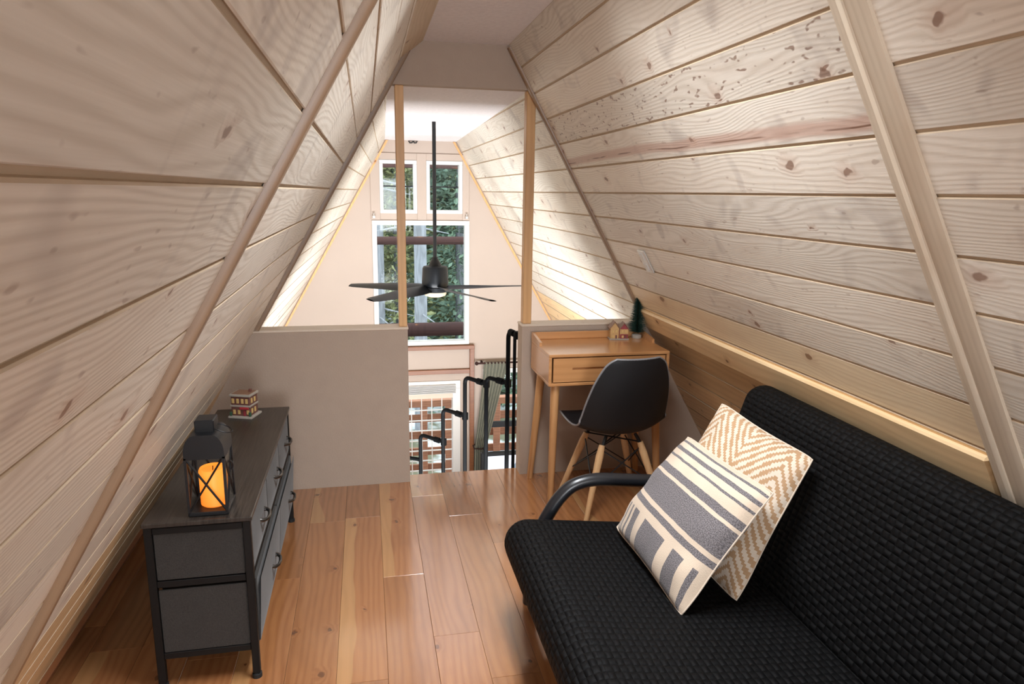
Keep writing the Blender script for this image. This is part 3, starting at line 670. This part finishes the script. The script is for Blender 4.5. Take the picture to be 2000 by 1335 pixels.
for xo, wd, col, ht in ((-.026, .024, 'sand', .066), (.027, .024, 'sand', .060)):
    f('wall', col, (xo-wd, xo+wd, -.024, .024, .008, ht))
    m = MB(); m.prism([(xo-wd, ht-.001), (xo+wd, ht-.001), (xo, ht+.030)], -.023, .023); m.build('gable', M['darkred' if xo > 0 else 'sand'], h2)
    for s_ in (-1, 1):
        m = MB(); m.prism([(xo, ht+.032), (xo+s_*(wd+.006), ht-.006), (xo+s_*(wd+.006), ht), (xo, ht+.038)], -.028, .028); m.build('roof', M['roofbrown'], h2)
    for dx_ in (-.010, .010): f('window', 'winglow', (xo+dx_-.005, xo+dx_+.005, -.0265, -.023, .040, .056))
    f('shop_front', 'darkred' if xo > 0 else 'sand', (xo-wd+.002, xo+wd-.002, -.0275, -.023, .008, .032)); f('window', 'winglow', (xo-.014, xo-.002, -.029, -.026, .012, .026)); f('door', 'brickred', (xo+.004, xo+.013, -.029, -.026, .008, .028))
f('passage', 'darkred', (-.004, .004, -.018, .018, .008, .062))
# bottle brush tree
tr = thing('bottle_brush_tree', 'small green bottle brush tree with snowy disc base on the desk', 'ornament', (1.482, 3.618, .810))
m = MB(); m.lathe([(.026, 0), (.028, .004), (.027, .018), (.020, .022), (.004, .024)], (0, 0, 0), 20); m.build('base', M['snow'], tr, 40)
m = MB(); m.tube([(0, 0, .02), (0, 0, .232)], .002, 6); m.build('stem', M['brass'], tr)
M['bristle'] = plain('green_bristle', (.020, .060, .045), .6, noise=.4, nscale=90)
m = MB(); rr = random.Random(3)
for i in range(1500):
    z = .030+.196*(i/1500); a = i*2.39996; L = (.056*(1-(z-.03)/.215)**.62+.008)*rr.uniform(.82, 1.08); d_ = Vector((math.cos(a), math.sin(a), rr.uniform(.05, .35))); d_.normalize()
    s_ = Vector((-math.sin(a), math.cos(a), 0))*.0016; p = Vector((0, 0, z)); m.add([p-s_, p+s_, p+d_*L], [(0, 1, 2)])
    up = Vector((0, 0, .0011)); m.add([p-up, p+up, p+d_*L], [(0, 1, 2)])
tag(m.build('bristles', M['bristle'], tr, recalc=False), kind='stuff')

# ------------------------------------------------------------------ desk
KX0, KX1, KY0, KY1, KZ0, KZ1 = .883, 1.530, 3.272, 3.662, .645, .810
dk = thing('writing_desk', 'small light oak desk with one drawer and raised back lip', 'desk', ((KX0+KX1)/2, (KY0+KY1)/2, 0)); ox2, oy2 = (KX0+KX1)/2, (KY0+KY1)/2
def kbox(nm, x0, x1, y0, y1, z0, z1, mat='desk', par=dk, c=.0025):
    m = MB(); m.cbox(x0-ox2, x1-ox2, y0-oy2, y1-oy2, z0, z1, c); return m.build(nm, M[mat], par)
kbox('top', KX0, KX1, KY0, KY1, KZ1-.016, KZ1); kbox('bottom_panel', KX0, KX1, KY0, KY1, KZ0, KZ0+.016)
kbox('side_panel', KX0, KX0+.016, KY0, KY1, KZ0+.016, KZ1-.016); kbox('side_panel', KX1-.016, KX1, KY0, KY1, KZ0+.016, KZ1-.016)
kbox('back_panel', KX0+.016, KX1-.016, KY1-.014, KY1, KZ0+.016, KZ1-.016)
kbox('back_lip', KX0, KX1, KY1-.014, KY1, KZ1, KZ1+.040)
for xa in (KX0, KX1-.014):
    m = MB(); m.prism([(KY1-.014-oy2, KZ1), (KY1-.185-oy2, KZ1), (KY1-.185-oy2, KZ1+.020), (KY1-.014-oy2, KZ1+.040)], xa-ox2, xa+.014-ox2, 'X'); m.build('side_lip', M['desk'], dk)
# drawer front pieced round a routed finger slot
m = MB(); a0, a1, c0, c1 = KX0+.024, KX1-.024, KZ0+.021, KZ1-.021; s0, s1, e0, e1 = (a0+a1)/2-.20, (a0+a1)/2+.20, .728, .740
for q in ((a0, a1, e1, c1), (a0, a1, c0, e0), (a0, s0, e0, e1), (s1, a1, e0, e1)): m.box(q[0]-ox2, q[1]-ox2, KY0+.002-oy2, KY0+.018-oy2, q[2], q[3])
m.box(s0-ox2, s1-ox2, KY0+.016-oy2, KY0+.03-oy2, e0, e1); m.box(a0+.01-ox2, a1-.01-ox2, KY0+.018-oy2, KY1-.03-oy2, c0, c0+.08)
m.build('drawer', M['desk'], dk)
for sx in (0, 1):
    for sy in (0, 1):
        tx = (KX0+.050) if sx == 0 else (KX1-.050); ty = (KY0+.055) if sy == 0 else (KY1-.05)
        fx = tx+(-.024 if sx == 0 else .024)*(1 if sy == 0 else 2.0); fy = ty+(-.055 if sy == 0 else .030)
        m = MB(); m.tube([(fx-ox2, fy-oy2, 0), (fx-ox2, fy-oy2, .001), (tx-ox2, ty-oy2, KZ0)], [.0155, .0165, .024], 16); m.build('leg', M['deskleg'], dk, 50)

# ------------------------------------------------------------------ shell chair
ch = thing('shell_chair', 'black shell chair with wooden dowel legs pulled up to the desk', 'chair', (1.232, 3.262, 0), math.radians(5))
prof = [(.235, .425, .175, .004), (.225, .442, .205, .006), (.17, .450, .225, .012), (.08, .440, .236, .022), (-.02, .426, .240, .036), (-.10, .424, .238, .055), (-.155, .440, .236, .074), (-.190, .480, .232, .082), (-.210, .545, .226, .076), (-.226, .62, .216, .064), (-.240, .70, .198, .050), (-.252, .775, .170, .036), (-.258, .815, .145, .026), (-.261, .838, .110, .018)]
def crv(s):
    q = s*(len(prof)-1); i = min(int(q), len(prof)-2); t = q-i
    p = [prof[max(i-1, 0)], prof[i], prof[i+1], prof[min(i+2, len(prof)-1)]]
    return [.5*(2*p[1][k]+(p[2][k]-p[0][k])*t+(2*p[0][k]-5*p[1][k]+4*p[2][k]-p[3][k])*t*t+(3*p[1][k]-p[0][k]-3*p[2][k]+p[3][k])*t**3) for k in range(4)]
def shell(s, t, offs=0):
    y, z, hwid, curl = crv(s); y2, z2, _, _ = crv(min(1, s+.01)); y1, z1, _, _ = crv(max(0, s-.01))
    d = Vector((0, y2-y1, z2-z1)).normalized(); nrm = Vector((0, -d.z, d.y)); nrm = nrm if (nrm.z > 0 or nrm.y > 0) else -nrm
    nrm = Vector((0, d.z, -d.y)); 
    a = (t-.5)*2
    return Vector((a*hwid, y, z))+nrm*(curl*abs(a)**2.4+offs)
# seat normal must point up / forward
tst = shell(.3, .5, .01)-shell(.3, .5, 0)
SG = 1 if tst.z > 0 else -1
def shl(s, t, offs=0):
    y, z, hwid, curl = crv(s); y2, z2, _, _ = crv(min(1, s+.01)); y1, z1, _, _ = crv(max(0, s-.01))
    d = Vector((0, y2-y1, z2-z1)).normalized(); nrm = Vector((0, d.z, -d.y))*SG; a = (t-.5)*2
    return Vector((a*hwid, y, z))+nrm*(curl*abs(a)**2.4+offs)
m = MB(); m.grid(lambda u, v: shl(u, v, .004), 40, 20); m.grid(lambda u, v: shl(u, v, -.005), 40, 20)
m.build('shell', M['chairfab'], ch, 60)
edge = [shl(i/40, 0) for i in range(41)]+[shl(1, j/14) for j in range(1, 14)]+[shl(1-i/40, 1) for i in range(41)]+[shl(0, 1-j/14) for j in range(1, 14)]
m = MB(); m.tube(edge, .0055, 8, closed=True); m.build('rim', M['rim'], ch, 60)
tops, feet = {}, {}
for sx in (-1, 1):
    for sy in (-1, 1):
        tp = Vector((sx*.105, sy*.10-.005, .365)); ft = Vector((sx*.215, sy*.185-.005, 0)); tops[sx, sy] = tp; feet[sx, sy] = ft
        m = MB(); m.tube([ft, ft+(tp-ft)*.004, ft+(tp-ft)*.86, tp], [.0115, .0125, .0200, .0150], 14); m.build('leg', M['beech'], ch, 50)
        m = MB(); m.tube([tp+(ft-tp)*.10, tp+Vector((-sx*.012, 0, .018)), Vector((sx*.08, sy*.09-.005, .408))], [.010, .010, .009], 8); m.build('bracket', M['blackmetal'], ch, 50)
def lp(k, t): return tops[k]+(feet[k]-tops[k])*t
for a, b in (((-1, -1), (1, -1)), ((1, -1), (1, 1)), ((1, 1), (-1, 1)), ((-1, 1), (-1, -1))):
    m = MB(); m.tube([lp(a, .06), lp(b, .58)], .0034, 6); m.build('strut', M['blackmetal'], ch)
    m = MB(); m.tube([lp(b, .06), lp(a, .58)], .0034, 6); m.build('strut', M['blackmetal'], ch)
m = MB(); m.tube([tops[-1, -1], tops[1, 1]], .004, 6); m.tube([tops[1, -1], tops[-1, 1]], .004, 6); m.build('strut', M['blackmetal'], ch)

# ------------------------------------------------------------------ sofa
SY0, SY1 = .42, 2.365
sf = thing('sofa', 'black futon sofa in a quilted knit cover along the right slope', 'sofa', (1.0, 1.38, 0))
def stadium(a, b, r, ya, yb, name, sag=0):
    a, b = Vector(a), Vector(b); d = (b-a).normalized(); n = Vector((-d.y, d.x)); ln_ = (b-a).length
    pts = []; s = 0
    N1, N2 = 26, 14
    for i in range(N1+1): pts.append((a+d*ln_*i/N1, n, ln_*i/N1))
    for i in range(1, N2+1):
        th = PI*i/N2; pts.append((b, n*math.cos(th)+d*math.sin(th), ln_+r*th))
    for i in range(1, N1+1): pts.append((b-d*ln_*i/N1, -n, ln_+r*PI+ln_*i/N1))
    for i in range(1, N2+1):
        th = PI*i/N2; pts.append((a, -n*math.cos(th)-d*math.sin(th), 2*ln_+r*PI+r*th))
    sec = [(ya+r*(1-math.sin(t)), r*math.cos(PI/2-t), -r*(PI/2-t)) for t in [PI/2*i/8 for i in range(9)]]
    secs = [(ya+r*(1-math.cos(t)), r*math.sin(t)) for t in [PI/2*i/8 for i in range(9)]]
    ym = [ya+r+(yb-ya-2*r)*i/30 for i in range(1, 30)]
    secs += [(y, r) for y in ym]; secs += [(yb-r*(1-math.cos(t)), r*math.sin(t)) for t in [PI/2*i/8 for i in range(8, -1, -1)]]
    m = MB(); K = len(pts)
    vl = 0; py, pr_ = secs[0]
    for y, rr_ in secs:
        vl += math.hypot(y-py, rr_-pr_); py, pr_ = y, rr_
        for c, nn, u in pts:
            dip = 0
            if sag and nn.y > .3:
                q = max(0, min(1, (c-a).length/ln_)); dip = sag*math.sin(PI*q)*math.sin(PI*(y-ya)/(yb-ya))
            p = c+nn*max(rr_, .0005); idx = len(m.v); m.v.append((p.x-1.0, y-1.38, p.y-dip)); m.uv[idx] = (u, vl)
    for i in range(len(secs)-1):
        for k in range(K-1): m.f.append((i*K+k, (i+1)*K+k, (i+1)*K+k+1, i*K+k+1)); m.m.append(0)
    return m.build(name, M['knit'], sf, 80)
stadium((.552, .342), (1.26, .262), .086, SY0, SY1, 'seat_cushion', .012)
stadium((.607, .238), (1.26, .205), .076, SY0+.01, SY1-.012, 'seat_base')
stadium((1.325, .330), (1.482, .820), .074, SY0, SY1+.015, 'back_cushion')
for y in (SY1+.065, SY0-.065):
    pts = [(.60, y, 0), (.605, y, .16), (.635, y, .30), (.675, y, .385), (.712, y, .440), (.755, y, .481), (.805, y, .500), (.87, y, .505), (1.0, y, .492), (1.2, y, .470), (1.36, y, .450), (1.42, y, .40), (1.44, y, .28), (1.45, y, 0)]
    # smooth path
    P2 = []
    for i in range(len(pts)-1):
        p0, p1, p2, p3 = [Vector(pts[max(0, min(len(pts)-1, i+k))]) for k in (-1, 0, 1, 2)]
        for t in (0, .25, .5, .75): P2.append(.5*(2*p1+(p2-p0)*t+(2*p0-5*p1+4*p2-p3)*t*t+(3*p1-p0-3*p2+p3)*t**3))
    P2.append(Vector(pts[-1])); m = MB(); m.tube([(p.x-1, p.y-1.38, p.z) for p in P2], .0265, 14)
    tag(m.build('arm', M['armtube'] if 'armtube' in M else M.setdefault('armtube', plain('black_tube', (.012, .013, .016), .30, 0, .6)), sf, 60), 'curved black tube arm')
m = MB(); m.tube([(.62-1, SY0-.065-1.38, .17), (.62-1, SY1+.065-1.38, .17)], .016, 10); m.build('frame_rail', M['blackmetal'], sf, 50)
m = MB(); m.tube([(1.44-1, SY0-.065-1.38, .17), (1.44-1, SY1+.065-1.38, .17)], .016, 10); m.build('frame_rail', M['blackmetal'], sf, 50)
for y in (.8, 1.38, 1.95): m = MB(); m.tube([(.62-1, y-1.38, .17), (.7-1, y-1.38, .235), (1.2-1, y-1.38, .165), (1.44-1, y-1.38, .17)], .012, 8); m.build('crossbar', M['blackmetal'], sf, 50)

# ------------------------------------------------------------------ pillows
def pillow(name, T, R, B, L, thick, mat, label, sgn=1):
    T, R, B, L = map(Vector, (T, R, B, L)); c = (T+R+B+L)/4; nrm = (R-L).cross(T-B).normalized()*sgn
    root = thing(name, label, 'pillow', c)
    rn = random.Random(len(label))
    def f(u, v, s):
        p = T*(1-u)*(1-v)+R*u*(1-v)+B*u*v+L*(1-u)*v
        a, b = 2*u-1, 2*v-1; pin = .05; p = p+(c-p)*(.035*a**6*b**6)
        p = p+(c-p)*(pin*(1-a*a)*(abs(b)**3)+pin*(1-b*b)*(abs(a)**3))
        h = ((1-a**4)*(1-b**4))**.48*(1-.22*(a*a+b*b)); s = s*(1.35 if s > 0 else .75); wr = .010*math.sin(10*b+3*a)*(abs(a)**3)*(1-a*a)+.010*math.sin(12*a-3*b)*(abs(b)**3)*(1-b*b)
        return p-c+nrm*(s*thick*h+wr*2)
    m = MB(); m.grid(lambda u, v: f(u, v, 1), 34, 34, uvfn=lambda u, v: (u, v)); m.build('front_panel', M[mat], root, 80, recalc=False)
    m = MB(); m.grid(lambda u, v: f(u, v, -1), 34, 34, uvfn=lambda u, v: (u, v)); m.build('back_panel', M[mat], root, 80, recalc=False)
    ring = [f(i/24, 0, 0) for i in range(24)]+[f(1, i/24, 0) for i in range(24)]+[f(1-i/24, 1, 0) for i in range(24)]+[f(0, 1-i/24, 0) for i in range(24)]
    m = MB(); m.tube(ring, .0028, 6, closed=True); m.build('seam', M['seam'] if 'seam' in M else M.setdefault('seam', plain('cream_piping', (.60, .50, .40), .9)), root, 80)
    return root
pillow('throw_pillow', (1.112, 2.185, .762), (1.158, 1.700, .752), (.885, 1.700, .372), (.868, 2.228, .402), .060, 'striped', 'cream and grey striped pillow leaning in front on the sofa')
pillow('throw_pillow', (1.242, 2.200, .877), (1.351, 1.800, .807), (1.085, 1.735, .375), (.976, 2.135, .445), .055, 'chevron', 'tan and cream chevron pillow behind the striped one')

# ------------------------------------------------------------------ outside: deck, railing, hillside, forest
m = MB(); m.box(-3.2, 4.2, Y2+.2, 8.55, -2.5, -2.42); deck = m.build('deck_base', M['slab']); tag(deck, 'timber deck outside the lower windows', 'deck', kind='structure')
y = Y2+.21
while y < 8.5:
    m = MB(); m.cbox(-3.2, 4.2, y, y+.13, -2.42, -2.39, .003); m.build('deck_plank', M['deckwood'], deck); y += .138
dr = thing('deck_railing', 'brown timber deck railing outside the lower windows', 'railing', (.5, 8.4, -2.39))
def rb(nm, x0, x1, y0, y1, z0, z1, mt='deckwood'):
    m = MB(); m.cbox(x0-.5, x1-.5, y0-8.4, y1-8.4, z0+2.39, z1+2.39, .004); m.build(nm, M[mt], dr)
rb('top_rail', -3, 4, 8.34, 8.46, -1.03, -.945)
for z in (-1.24, -1.46, -1.68, -1.90, -2.12): rb('rail', -3, 4, 8.385, 8.415, z, z+.10)
x = -2.8
while x < 4: rb('baluster', x, x+.085, 8.34, 8.385, -2.39, -1.03); x += .31
# upper balcony logs in front of the picture window
lg = thing('balcony_frame', 'weathered log frame crossing the view of the picture window', 'log frame', (.5, 8.66, -2.449))
for z, r in ((1.006, .050), (-.106, .088), (-.30, .030)):
    m = MB(); m.tube([(-3.0, 0, z+2.449), (-1, .005, z+2.449), (1, -.004, z+2.449+.004), (3.2, 0, z+2.449)], r, 12); m.build('log', M['log'], lg, 50)
m = MB(); m.cbox(-3.0, 3.2, -.05, .05, 1.872+2.449, 2.12+2.449, .006); m.build('eave_beam', M['log'], lg)
for x in (-2.9, 3.1):
    m = MB(); m.tube([(x, 0, 0), (x, 0, 4.55)], .09, 12); m.build('post', M['log'], lg, 50)
t = NT('snowy_ground'); tc = t.n('TexCoord').outputs['Object']; n1 = t.noise(tc, .9, 4, .6); n2 = t.noise(tc, 7, 3)
t.set(t.b.inputs['Base Color'], t.mix(t.rng(n1, .46, .60), t.mix(n2, (.05, .055, .03, 1), (.11, .10, .06, 1)), (.62, .66, .70, 1))); t.b.inputs['Roughness'].default_value = .9
m = MB(); hr = random.Random(4)
def hf(u, v):
    x = -26+54*u; y = 8.6+30*v; return (x, y, -3.2+.22*(y-8.6)+.006*(y-8.6)**2+.25*math.sin(x*.5+y*.3)+.1*math.sin(x*1.7))
m.grid(hf, 40, 40); tag(m.build('hillside', t.mat, None, 60), 'snow patched wooded hillside beyond the deck', 'ground', kind='structure')
M['bark'] = wood('grey_bark', (.20, .21, .23), (.11, .115, .125), (.08, .08, .08), axis=2, knots=False, ringk=24, ringm=30, ring=.5, rough=.95, bump=.6)
def leafmat(nm, a, b):
    t = NT(nm); tc = t.n('TexCoord').outputs['Object']; n = t.noise(tc, 2.2, 3); n2 = t.noise(tc, 19, 2)
    t.set(t.b.inputs['Base Color'], t.mix(t.rng(t.math('ADD', t.math('MULTIPLY', n, .6), t.math('MULTIPLY', n2, .4)), .38, .62), (*a, 1), (*b, 1))); t.b.inputs['Roughness'].default_value = .7
    return t.mat
LM = [leafmat('pine_needles_dark', (.05, .09, .052), (.15, .20, .11)), leafmat('pine_needles_olive', (.10, .125, .05), (.30, .31, .15)), leafmat('fir_needles', (.045, .085, .062), (.13, .19, .125))]
def tree_mesh(seed, kind, H, n, rad, base):
    r = random.Random(seed); m = MB()
    for i in range(n):
        h = base+(H-base)*r.random()**.85; R = rad*(1-(h-base)/(H-base+.2))**.7+.15; a = r.uniform(0, 2*PI); q = R*r.random()**.55
        p = Vector((q*math.cos(a), q*math.sin(a), h-.18*q)); d = Vector((math.cos(a+r.uniform(-.8, .8)), math.sin(a+r.uniform(-.8, .8)), r.uniform(-.5, .35))).normalized()
        sd = Vector((r.uniform(-1, 1), r.uniform(-1, 1), r.uniform(-1, 1))); sd = d.cross(sd).normalized(); L = r.uniform(.10, .24); W = r.uniform(.015, .045)
        m.add([p-sd*W*.3, p+d*L*.5-sd*W, p+d*L, p+d*L*.5+sd*W], [(0, 1, 2, 3)])
    return m.mesh('needles', LM[kind], None, False)
TM = [tree_mesh(1, 0, 7.0, 11000, 1.05, -.2), tree_mesh(2, 1, 6.0, 11000, 1.1, -.3), tree_mesh(3, 2, 7.0, 11000, 1.0, -.3)]
mt_ = MB(); mt_.tube([(0, 0, -.4), (0, 0, 1), (.02, .01, 4), (.0, .0, 6.6)], [.12, .10, .07, .02], 10); TRUNK = mt_.mesh('trunk', M['bark'], 50)
def gz(x, y): return -3.2+.22*(y-8.6)+.006*(y-8.6)**2+.25*math.sin(x*.5+y*.3)+.1*math.sin(x*1.7)
def tree(x, y, k, sc, label, group=None):
    t_ = thing('pine_tree', label, 'tree', (x, y, gz(x, y)-.05), random.uniform(0, 6), group); t_.scale = (sc, sc, sc)
    link('trunk', TRUNK, t_); nd = link('needles', TM[k], t_); tag(nd, kind='stuff')
def bare(x, y, r, label):
    t_ = thing('pine_tree', label, 'tree', (x, y, gz(x, y)-.05), 0); m = MB(); m.tube([(0, 0, 0), (.02, 0, 3), (0, .02, 7), (.03, 0, 11)], [r*1.1, r, r*.9, r*.6], 14); m.build('trunk', M['bark'], t_, 50)
    rr_ = random.Random(int(x*100)); m = MB()
    for i in range(26):
        h = rr_.uniform(1.5, 9); a = rr_.uniform(0, 6.3); L = rr_.uniform(.3, 1.1); m.tube([(0, 0, h), (L*math.cos(a), L*math.sin(a), h-.2*L)], [.018, .005], 5)
    m.build('branches', M['bark'], t_, 50)
bare(.86+.00, 11.6, .105, 'grey pine trunk right behind the fan rod outside')
bare(.17, 12.2, .115, 'grey pine trunk at the left side of the picture window view')
near = [(.62, 13.6, 1, 1.0, 'olive green pine between the two grey trunks outside'), (1.75, 13.2, 2, 1.0, 'blue green fir right of the trunk behind the fan rod'),
        (-.75, 13.4, 0, 1.0, 'dark pine left of the left grey trunk outside'), (3.25, 13.6, 0, .95, 'dark green pine seen through the glass door beside the curtain')]
for x, y, k, sc, lb in near: tree(x, y, k, sc, lb)
for x, y, k, sc in [(-.2, 17.2, 2, 1.1), (1.15, 17.0, 0, 1.15), (2.45, 17.0, 1, 1.1), (3.9, 17.4, 2, 1.1), (.5, 20.6, 1, 1.3), (2.0, 20.6, 0, 1.3)]:
    tree(x, y, k, sc, 'distant pine filling the forest behind the nearer trees', 'distant pines of the forest outside')
